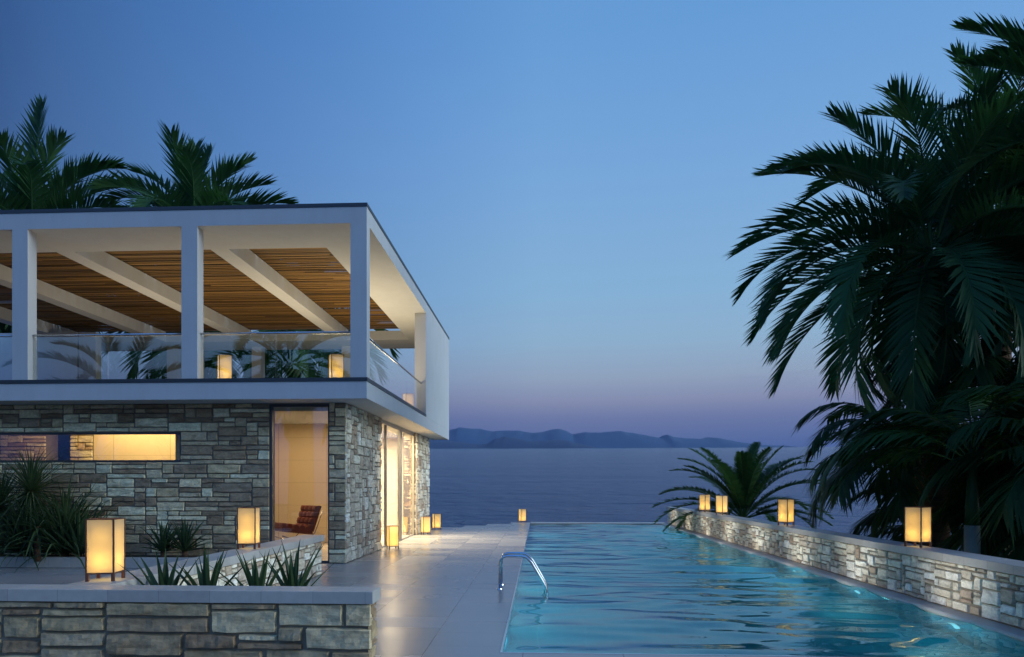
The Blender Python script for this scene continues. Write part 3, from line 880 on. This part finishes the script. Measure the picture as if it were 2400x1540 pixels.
# ledge between wall and water, with a rounded nose
led = MB()
prof = [(5.36, -.13), (5.36, 0.0), (5.13, 0.0), (5.105, -.008), (5.09, -.028), (5.09, -.05), (5.105, -.07), (5.13, -.078), (5.14, -.13)]
for a, b in ((PY0, PY1),):
    n = len(prof)
    led.add([(x, a, z) for x, z in prof] + [(x, b, z) for x, z in prof], [(i, (i + 1) % n, n + (i + 1) % n, n + i) for i in range(n)] + [tuple(range(n)), tuple(range(2 * n - 1, n - 1, -1))])
tag(led.build('pool_ledge', M['cope_y']), 'narrow rounded stone ledge between the water and the floodlit wall', 'pool edge')
bed = MB(); bed.box(-3.86, 5.95, 0.0, -1.9, 6.85, .34)
tag(bed.build('planting_bed', M['soil']), kind='structure')

# ------------------------------------------------------------------ lanterns
def make_lantern():
    s, h0, h1 = .125, .075, .58
    root = empty('floor_lantern')
    m = MB()
    for z0, z1 in ((h0 - .008, h0 + .006), (h1 - .008, h1)):
        m.box(-s, -s, z0, s, -s + .012, z1); m.box(-s, s - .012, z0, s, s, z1)
        m.box(-s, -s + .012, z0, -s + .012, s - .012, z1); m.box(s - .012, -s + .012, z0, s, s - .012, z1)
    for sx in (-1, 1):
        for sy in (-1, 1):
            a, b = sx * s, sx * (s - .012); c, d = sy * s, sy * (s - .012)
            m.box(min(a, b) - .0005, min(c, d) - .0005, h0 + .006, max(a, b) + .0005, max(c, d) + .0005, h1 - .008)
    fr = m.build('frame', M['lwood'], root)
    m = MB(); k = s - .006
    m.add([(-k, -k, h0), (k, -k, h0), (k, k, h0), (-k, k, h0), (-k, -k, h1 - .004), (k, -k, h1 - .004), (k, k, h1 - .004), (-k, k, h1 - .004)],
          [(0, 1, 5, 4), (1, 2, 6, 5), (2, 3, 7, 6), (3, 0, 4, 7)])
    sh = m.build('shade', M['shade'], root)
    for sx in (-1, 1):
        for sy in (-1, 1):
            a, b = sx * s, sx * (s - .026); c, d = sy * s, sy * (s - .026)
            m = MB(); m.box(min(a, b), min(c, d), 0, max(a, b), max(c, d), h0 - .008); m.build('leg', M['lwood'], root)
    lamp('bulb', 'POINT', (0, 0, .19), 1.5, (1.0, 0.67, 0.20), root, shadow_soft_size=.035)
    lamp('bulb', 'POINT', (0, 0, .42), 0.6, (1.0, 0.66, 0.20), root, shadow_soft_size=.03)  # extra bulb added to lift the glow of the upper shade
    return root


def copy_tree(o, parent=None):
    c = o.copy(); COL.objects.link(c); c.parent = parent
    for ch in list(o.children): copy_tree(ch, c)
    return c


LAN = [(-4.09, 6.26, CZ1, 23, 'tall glowing lantern standing on the coping corner of the foreground wall', 0),
       (-4.09, 9.45, CZ1, 16, 'glowing lantern on the coping of the wall before the tall window', 0),
       (-3.66, 16.95, 0, 75, 'glowing lantern on the terrace in front of the sliding glass wall', 0),
       (-3.65, 21.9, 0, 71, 'glowing lantern on the terrace against the villa end pier', 0),
       (-3.65, 24.25, 0, 72, 'glowing lantern on the terrace past the end pier, sea behind it', 0),
       (-.70, 29.15, 0, 65, 'small far lantern alone at the terrace tip beside the pool far corner', 0),
       (5.50, 22.95, CZ1, 40, 'farthest lantern on the pool wall, beside the cycad fronds', 0),
       (5.50, 20.85, CZ1, 37, 'second lantern on the pool wall, left of the cycad heart', 0),
       (5.50, 15.5, CZ1, 35, 'lantern on the pool wall at the right edge of the cycad', 0),
       (5.50, 10.2, CZ1, 31.7, 'nearest and largest lantern on the pool wall, before the dark palms', 0),
       (-6.34, 13.50, DECK, 82, 'lantern on the upper deck behind the railing beside the middle column', 1),
       (-4.07, 13.55, DECK, 77, 'lantern on the upper deck behind the railing beside the corner column', 1),
       (-3.73, 19.4, DECK, 68, 'lantern on the upper deck behind the side railing near the solid end wall', 1)]
proto = None
for (x, y, z, a, lab, up) in LAN:
    if proto is None:
        proto = make_lantern(); o = proto
    else:
        o = copy_tree(proto)
    o.location = (x, y, z)
    phi = math.degrees(math.atan2(-y, -x))
    o.rotation_euler = (0, 0, R((phi - a + 90)))
    tag(o, lab, 'lantern', 'square fabric lanterns on short wooden legs')

# ------------------------------------------------------------------ chair indoors
ch = tag(empty('lounge_chair', (-5.6, 15.8, 0), R(0)), 'red-brown tufted leather lounge chair on chrome legs behind the tall window', 'chair')
def tufted(mb, org, du, dv, dn, nu, nv, th):
    """button-tufted cushion: nu x nv puffed squares"""
    K = 5
    vs = []; fs = []
    nU, nV = nu * K + 1, nv * K + 1
    for j in range(nV):
        for i in range(nU):
            a, b = (i % K) / K, (j % K) / K
            p = (math.sin(PI * a) * math.sin(PI * b)) ** .35 if 0 < a < 1 and 0 < b < 1 else 0
            e = 1 if 0 < i < nU - 1 and 0 < j < nV - 1 else 0
            vs.append(Vector(org) + Vector(du) * (i / (nU - 1)) + Vector(dv) * (j / (nV - 1)) + Vector(dn) * (th * (.5 * e + .5 * p)))
    k = len(vs)
    vs += [Vector(v) for v in (Vector(org) - Vector(dn) * th * .6, Vector(org) + Vector(du) - Vector(dn) * th * .6, Vector(org) + Vector(du) + Vector(dv) - Vector(dn) * th * .6, Vector(org) + Vector(dv) - Vector(dn) * th * .6)]
    for j in range(nV - 1):
        for i in range(nU - 1):
            q = j * nU + i
            fs.append((q, q + 1, q + 1 + nU, q + nU))
    c = (0, nU - 1, nU * nV - 1, nU * (nV - 1))
    for i in range(4):
        fs.append((c[i], k + i, k + (i + 1) % 4, c[(i + 1) % 4]))
    fs.append((k, k + 3, k + 2, k + 1))
    mb.add(vs, fs)
# faces left and slightly to the camera
ax = Vector((-.66, -.75, 0)).normalized(); sd_ = Vector((ax.y, -ax.x, 0))   # forward, sideways
O = Vector((-5.50, 15.75, 0))
m = MB(); tufted(m, O + ax * -.02 + sd_ * .36 + Vector((0, 0, .53)), ax * .76 + Vector((0, 0, .11)), -sd_ * .72, Vector((-.1, 0, 1)).normalized(), 5, 4, .13)
m.build('seat', M['leather'], ch, smooth=False)
m = MB(); tufted(m, O + sd_ * .36 + Vector((0, 0, .54)), -ax * .20 + Vector((0, 0, .58)), -sd_ * .72, (ax + Vector((0, 0, .34))).normalized(), 4, 4, .09)
m.build('backrest', M['leather'], ch)
for s in (.33, -.33):
    m = MB()
    m.tube([O + sd_ * s + ax * (-.30) + Vector((0, 0, 1.0)), O + sd_ * s + ax * (-.10) + Vector((0, 0, .5)), O + sd_ * s + ax * .2 + Vector((0, 0, .22)), O + sd_ * s + ax * .62 + Vector((0, 0, .004))], .014, 8)
    m.tube([O + sd_ * s + ax * .72 + Vector((0, 0, .46)), O + sd_ * s + ax * .3 + Vector((0, 0, .32)), O + sd_ * s + ax * .05 + Vector((0, 0, .12)), O + sd_ * s + ax * -.12 + Vector((0, 0, .004))], .014, 8)
    m.build('leg', M['chrome'], ch, smooth=True)


# ------------------------------------------------------------------ plants
def frond(mb, base, az, pitch, length, droop, nl, ll, lw, rng, side=0.0, a0=62, a1=26, fold=14, start=.14, sag=.10, rmb=None, rr=.022, dens_tip=1.0, upswing=0.0):
    """feather leaf: arching rachis with two rows of blades"""
    n = 18
    p = Vector(base); pts = [p.copy()]; tans = []
    for i in range(n):
        t = (i + .5) / n
        pt = pitch - droop * t ** 1.35 + upswing * t
        a = az + side * t * t
        d = Vector((math.cos(pt) * math.sin(a), math.cos(pt) * math.cos(a), math.sin(pt)))
        tans.append(d); p = p + d * (length / n); pts.append(p.copy())
    tans.append(tans[-1])
    (rmb or mb).tube(pts, [rr * (1 - .85 * i / n) for i in range(n + 1)], 4, cap=False, tone=1.0)
    base_tone = rng.uniform(.1, .8)
    for k in range(nl):
        t = start + (1 - start) * (k + .5) / nl
        f = t * n; i = min(n - 1, int(f)); q = pts[i].lerp(pts[i + 1], f - i); T = tans[i]
        sdv = T.cross(Vector((0, 0, 1)))
        sdv = sdv.normalized() if sdv.length > 1e-3 else Vector((math.cos(az), -math.sin(az), 0))
        nr = sdv.cross(T).normalized()
        tt = (t - start) / (1 - start)
        lk = ll * (0.42 + .62 * math.sin(PI * (tt * .78 + .14)) ** .9) * rng.uniform(.88, 1.1)
        if tt > .9: lk *= 1 - (tt - .9) * 4.0
        ang = R(a0 + (a1 - a0) * tt ** .9)
        for sg in (-1, 1):
            an = ang + rng.uniform(-.09, .09); fo = R(fold) + rng.uniform(-.16, .16)
            d = (T * math.cos(an) + (sdv * sg * math.cos(fo) + nr * math.sin(fo)) * math.sin(an)).normalized()
            wv = d.cross(nr * math.cos(fo) - sdv * sg * math.sin(fo)).normalized()
            L = lk * rng.uniform(.92, 1.06)
            b0 = q
            m1 = q + d * L * .42 - Vector((0, 0, sag * L * .10))
            tp = q + d * L - Vector((0, 0, sag * L))
            W = lw * rng.uniform(.8, 1.15)
            vs = [b0 - wv * W * .22, b0 + wv * W * .22, m1 + wv * W * .5, m1 - wv * W * .5, tp]
            mb.add(vs, [(0, 1, 2, 3), (3, 2, 4)], min(1, max(0, base_tone + rng.uniform(-.22, .22))))


def sword(mb, base, az, pitch, length, width, droop, rng, seg=5, vee=.25, tone=None):
    n = seg
    p = Vector(base); tone = rng.random() if tone is None else tone
    sdv = Vector((math.cos(az), -math.sin(az), 0))
    rows = []
    for i in range(n + 1):
        t = i / n
        pt = pitch - droop * t ** 1.6
        d = Vector((math.cos(pt) * math.sin(az), math.cos(pt) * math.cos(az), math.sin(pt)))
        nr = sdv.cross(d).normalized()
        wd = width * .5 * (math.sin(PI * min(1, t * .62 + .30)) if t < 1 else 0) * (1 - t ** 4)
        rows.append((p - sdv * wd + nr * wd * vee, p.copy() - nr * wd * vee, p + sdv * wd + nr * wd * vee))
        p = p + d * (length / n)
    vs = [v for r in rows for v in r]
    fs = []
    for i in range(n):
        for k in range(2):
            fs.append((i * 3 + k, i * 3 + k + 1, i * 3 + k + 4, i * 3 + k + 3))
    mb.add(vs, fs, tone)


def trunk_mesh(x, y, z0, z1, r0, r1, lean=(0, 0), rings=0, seed=0):
    m = MB(); n = 40
    pts = []; rs = []
    for i in range(n + 1):
        t = i / n
        pts.append((x + lean[0] * t * t, y + lean[1] * t * t, z0 + (z1 - z0) * t))
        rs.append((r0 + (r1 - r0) * t) * (1 + (.06 if (rings and i % 2) else 0) + .03 * noise.noise((i * .7, seed, 0))))
    m.tube(pts, rs, 14)
    return m, pts[-1]


def date_palm(label, x, y, zc, nf, L, seed, r=.30, zb=-1.6, lean=(0, 0), group='tall feather palms', pmin=-62, leaf=.82, npm=15, lwid=.058, extra=(), droop=95, skip=None):
    rng = random.Random(seed)
    root = tag(empty('palm_tree', (x - lean[0], y - lean[1], zb)), label, 'palm tree', group)
    m, top = trunk_mesh(x - lean[0], y - lean[1], zb, zc - .15, r * 1.1, r * .85, lean, 1, seed)
    m.build('trunk', M['trunk'], root, smooth=True)
    c = MB()
    for k in range(nf):
        t = (k + .5) / nf
        az = k * 2.39996 + rng.uniform(-.15, .15) + seed
        pitch = R(86 + (pmin - 86) * t ** .95 + rng.uniform(-6, 6))
        if skip and skip(az, pitch): continue
        ln_ = L * (.80 + .25 * math.sin(PI * min(1, t * 1.1))) * rng.uniform(.9, 1.08)
        b = Vector((x, y, zc)) + Vector((math.sin(az), math.cos(az), 0)) * r * .6 + Vector((0, 0, .25 * (1 - t)))
        frond(c, b, az, pitch, ln_, R(droop * rng.uniform(.75, 1.1)) * (.45 + .55 * min(1, math.cos(pitch * .8))), int(ln_ * npm), leaf, lwid, rng, side=rng.uniform(-.4, .4), rr=.035, fold=30, a0=58, a1=20)
    for (az, pitch, ln_, dr_) in extra:
        b = Vector((x, y, zc + .1))
        frond(c, b, R(az), R(pitch), ln_, R(dr_), int(ln_ * npm), leaf, lwid, rng, side=rng.uniform(-.2, .2), rr=.035, fold=30, a0=58, a1=20)
    c.build('crown', M['palm'], root)
    return root


# right-hand grove; fronds in 'extra' are (azimuth from the sea view, pitch, length, droop)
date_palm('large feather palm with drooping fronds nearest the pool, overhanging the sea view', 8.05, 14.4, 6.25, 46, 3.85, 3, extra=[(-88, 28, 4.1, 62), (-84, 42, 4.1, 85), (-95, 12, 4.0, 75), (-80, 56, 4.0, 60), (-90, 64, 4.0, 80), (-100, -5, 4.1, 65), (-85, -18, 4.2, 55), (-98, 72, 3.6, 50)])
date_palm('feather palm standing behind the nearest one, crown mostly hidden by it', 11.0, 17.0, 8.3, 48, 4.3, 8, r=.32)
date_palm('tall feather palm cut by the right edge of the photo, fronds reaching highest', 11.3, 13.4, 7.6, 46, 3.9, 14, r=.30, extra=[(-60, 86, 4.6, 10), (-95, 80, 4.4, 16), (-85, 62, 4.3, 45), (-60, 66, 4.0, 50), (-92, 50, 3.8, 50)])


def kentia(label, x, y, z0, zc, nf, L, seed, r=.10, clear=None, bark='trunk'):
    rng = random.Random(seed)
    root = tag(empty('arching_palm', (x, y, z0)), label, 'palm', 'low arching palms behind the pool wall')
    m = MB(); zs = zc - 1.25
    m.tube([(x, y, z0), (x, y, zs)], [r * 1.15, r * 1.08], 14); m.build('trunk', M[bark], root, smooth=True)
    m = MB(); m.tube([(x, y, zs), (x, y, zs + .3), (x, y, zc)], [r * 1.0, r * .95, r * .45], 14); m.build('crownshaft', M['kentia'], root, smooth=True)
    c = MB()
    for k in range(nf):
        t = (k + .5) / nf
        az = k * 2.39996 + seed + rng.uniform(-.2, .2)
        pitch = R(80 - 52 * t + rng.uniform(-6, 6))
        if clear and clear[0] < math.degrees(az) % 360 < clear[1]: continue
        frond(c, (x, y, zc - .1 - .25 * t), az, pitch, L * rng.uniform(.85, 1.1), R(118) * rng.uniform(.85, 1.1), 40, .80, .062, rng, side=rng.uniform(-.3, .3), a0=58, a1=26, fold=-12, start=.22, sag=.32, rr=.018)
    c.build('crown', M['kentia'], root)


kentia('low palm with a pale banded trunk just right of the nearest lantern', 7.0, 11.4, -1.6, 2.2, 26, 2.6, 2, .105, (165, 282), 'shaft')
kentia('low arching palm with fronds spreading left over the pool wall', 8.0, 15.2, -1.6, 2.1, 24, 2.9, 5, .10)
kentia('low arching palm at the right picture edge behind the pool wall', 8.3, 10.9, -1.6, 2.0, 21, 2.4, 9, .10)
kentia('upper arching palm filling the gap under the large feather palm', 9.4, 14.6, -1.6, 3.4, 24, 2.8, 12, .11)
kentia('low arching palm deep in the grove between the brown trunks', 10.6, 15.5, -1.6, 1.7, 22, 2.6, 19, .10)

kentia('short bushy palm low behind the wall, right of the pale banded trunk', 8.6, 12.3, -1.6, .75, 18, 1.9, 23, .09)
kentia('short bushy palm low behind the wall, left of the pale banded trunk', 8.9, 15.8, -1.6, .8, 18, 2.2, 27, .09)

# cycad beyond the wall
rng = random.Random(6)
cy = tag(empty('cycad', (6.95, 23.6, -1.6)), 'spreading cycad with dense dark feather leaves behind the far pool wall', 'cycad')
m = MB(); m.tube([(6.95, 23.6, -1.6), (6.95, 23.6, .15), (6.95, 23.6, .45)], [.24, .26, .14], 12); m.build('trunk', M['trunk'], cy, smooth=True)
c = MB()
nf = 30
for k in range(nf):
    t = (k + .5) / nf
    az = k * 2.39996 + 1.1
    pitch = R(88 - 62 * t + rng.uniform(-5, 5))
    if math.cos(az) < -.25 and pitch < R(58): continue
    L = 3.1 * rng.uniform(.88, 1.08) * (1 if t > .12 else .85)
    frond(c, (6.95, 23.6, .42), az, pitch, L, R(35 + 62 * t) * rng.uniform(.85, 1.15), 70, .36, .05, rng, side=rng.uniform(-.25, .25), a0=80, a1=50, fold=16, start=.16, sag=.04, rr=.02)
for az, pi_, L, dr_ in ((-88, 66, 3.2, 75), (-92, 50, 3.1, 75), (-95, 34, 3.3, 62), (-80, 22, 2.9, 75), (88, 64, 3.2, 70), (92, 52, 3.3, 72), (95, 34, 3.1, 78), (100, 22, 2.9, 60), (-75, 74, 3.2, 70), (78, 74, 3.2, 70), (0, 86, 2.3, 20), (180, 84, 2.3, 15), (40, 80, 2.5, 60)):
    frond(c, (6.95, 23.6, .42), R(az), R(pi_), L, R(dr_), 70, .36, .05, rng, side=0, a0=80, a1=50, fold=16, start=.16, sag=.04, rr=.02)
c.build('crown', M['cycad'], cy)

# palms behind the villa
date_palm('dark feather palm behind the villa roof at the far left', -21.1, 27.4, 11.7, 40, 5.2, 21, zb=-.02, leaf=1.35, npm=10, lwid=.10, extra=[(10, 88, 6.0, 8), (60, 72, 5.0, 50), (75, 55, 5.0, 55)], group='palms behind the villa')
date_palm('dark feather palm behind the villa roof right of the far left one', -14.3, 27.6, 11.7, 36, 4.4, 26, zb=-.02, leaf=1.25, npm=10, lwid=.095, extra=[(80, 62, 4.0, 55), (70, 30, 4.2, 40), (-80, 70, 4.4, 55), (-85, 52, 4.6, 62), (20, 84, 4.2, 16), (-50, 80, 4.2, 30), (75, 76, 4.2, 45), (80, 44, 4.4, 50), (-20, 86, 4.2, 12)], group='palms behind the villa')
date_palm('short palm behind the upper deck, its fronds seen below the roof', -9.9, 28.4, 8.3, 34, 4.0, 33, zb=-.02, leaf=1.05, npm=9, lwid=.10, group='palms behind the villa')
date_palm('short palm behind the upper deck left of the lantern', -14.6, 28.6, 8.4, 34, 4.0, 35, zb=-.02, leaf=1.05, npm=9, lwid=.10, group='palms behind the villa')
# palm in the front garden, left of the camera; seen as a reflection in the window panes
date_palm('garden palm left of the picture, reflected in the tall window', -9.2, 1.6, 6.0, 26, 3.6, 41, r=.46, zb=-.02, leaf=.6, group='palms in the front garden')
date_palm('second garden palm, reflected in the strip window', -13.2, 5.4, 4.2, 26, 3.2, 44, r=.36, zb=-.02, leaf=.6, group='palms in the front garden')


# sword-leaved plants
def yucca(label, x, y, z, n, L, wd, seed, pmin=25, stem=.12, droop=.25, cat='yucca', group=None, name='yucca', hemi=False, pmax=88):
    rng = random.Random(seed)
    root = tag(empty(name, (x, y, z)), label, cat, group)
    if stem > .03:
        m = MB(); m.tube([(x, y, z - .02), (x, y, z + stem)], [.035 + L * .03, .03 + L * .02], 8); m.build('stem', M['trunk'], root, smooth=True)
    c = MB()
    for k in range(n):
        t = (k + .5) / n
        az = k * 2.39996 + seed
        pitch = R(pmax + (pmin - pmax) * t + rng.uniform(-7, 7))
        sword(c, (x + .02 * math.sin(az), y + .02 * math.cos(az), z + stem - .05 * t), az, pitch, L * rng.uniform(.8, 1.1) * (.8 + .2 * math.sin(PI * t)), wd * rng.uniform(.85, 1.15), droop * rng.uniform(.4, 1.4), rng)
    c.build('leaves', M['sword'], root)
    return root


G1 = 'yuccas in the front bed'
yucca('small yucca behind the front wall beside the large lantern, leaves lit yellow', -3.60, 6.42, .34, 12, .64, .062, 1, 40, group=G1)
yucca('second small yucca from the large lantern, behind the front wall', -3.20, 6.45, .34, 14, .62, .064, 2, 40, group=G1)
yucca('dense dark yucca behind the front wall below the middle lantern', -2.68, 6.40, .34, 17, .64, .055, 3, 40, group=G1)
yucca('dark yucca at the right end of the front bed', -2.42, 6.62, .34, 16, .68, .055, 4, 42, group=G1)
G2 = 'plants in the planter along the villa'
yucca('left one of two small dark yuccas at the foot of the stone wall', -7.45, 13.2, .15, 44, .74, .055, 5, 8, .18, .5, group=G2)
yucca('right one of two small dark yuccas at the foot of the stone wall', -7.02, 13.22, .15, 44, .76, .055, 6, 8, .18, .5, group=G2)
yucca('tall plant with needle-fine leaves in front of the strip window', -10.05, 13.05, .15, 260, 1.25, .024, 7, -75, 1.35, .9, 'dracaena', G2, 'dracaena')
yucca('needle-leaved plant cut by the left edge of the photo', -10.6, 12.95, .15, 220, 1.1, .024, 8, -70, 1.05, .8, 'dracaena', G2, 'dracaena')
yucca('broad-leaved rosette hanging over the planter kerb at far left', -9.62, 12.66, .15, 30, .80, .055, 9, -75, .66, .45, 'dracaena', G2, 'dracaena', pmax=55)
yucca('big clump of long arching leaves against the stone wall', -9.45, 13.15, .15, 150, 1.9, .05, 10, 5, .15, 1.35, 'arching lily', G2, 'arching_plant')
yucca('upright grey-green rosette in front of the arching clump', -9.02, 12.98, .15, 44, 1.2, .075, 12, 30, .12, .25, group=G2)
yucca('small upright rosette right of the grey-green one', -8.72, 13.0, .15, 30, .72, .055, 13, 10, .12, .35, group=G2)
yucca('dark leafy clump low at the left edge of the planter', -10.2, 13.0, .15, 160, 1.6, .045, 15, 5, .15, 1.3, 'arching lily', G2, 'arching_plant')

hz = MB(); hz.box(-7000, -160, -30, 7000, 4700, 620)
hm, hnt, hout = newmat('haze')
pv = hnt.nodes.new('ShaderNodeVolumePrincipled'); pv.inputs['Color'].default_value = (0.55, 0.74, 1.0, 1); pv.inputs['Density'].default_value = HAZE
pv.inputs['Anisotropy'].default_value = 0.0
hnt.links.new(pv.outputs[0], hout.inputs['Volume'])
if HAZE > 0:
    tag(hz.build('haze', hm), kind='stuff')

# ------------------------------------------------------------------ render settings
S.view_settings.view_transform = 'Standard'
S.view_settings.look = 'None'
S.view_settings.exposure = 0.0
S.view_settings.gamma = 1.0
cy_ = S.cycles
cy_.use_denoising = True
cy_.max_bounces = 9; cy_.diffuse_bounces = 3; cy_.glossy_bounces = 4; cy_.transmission_bounces = 6; cy_.transparent_max_bounces = 14
cy_.sample_clamp_indirect = 3.0
cy_.sample_clamp_direct = 0.0
cy_.caustics_reflective = False
cy_.caustics_refractive = True
cy_.blur_glossy = 0.5
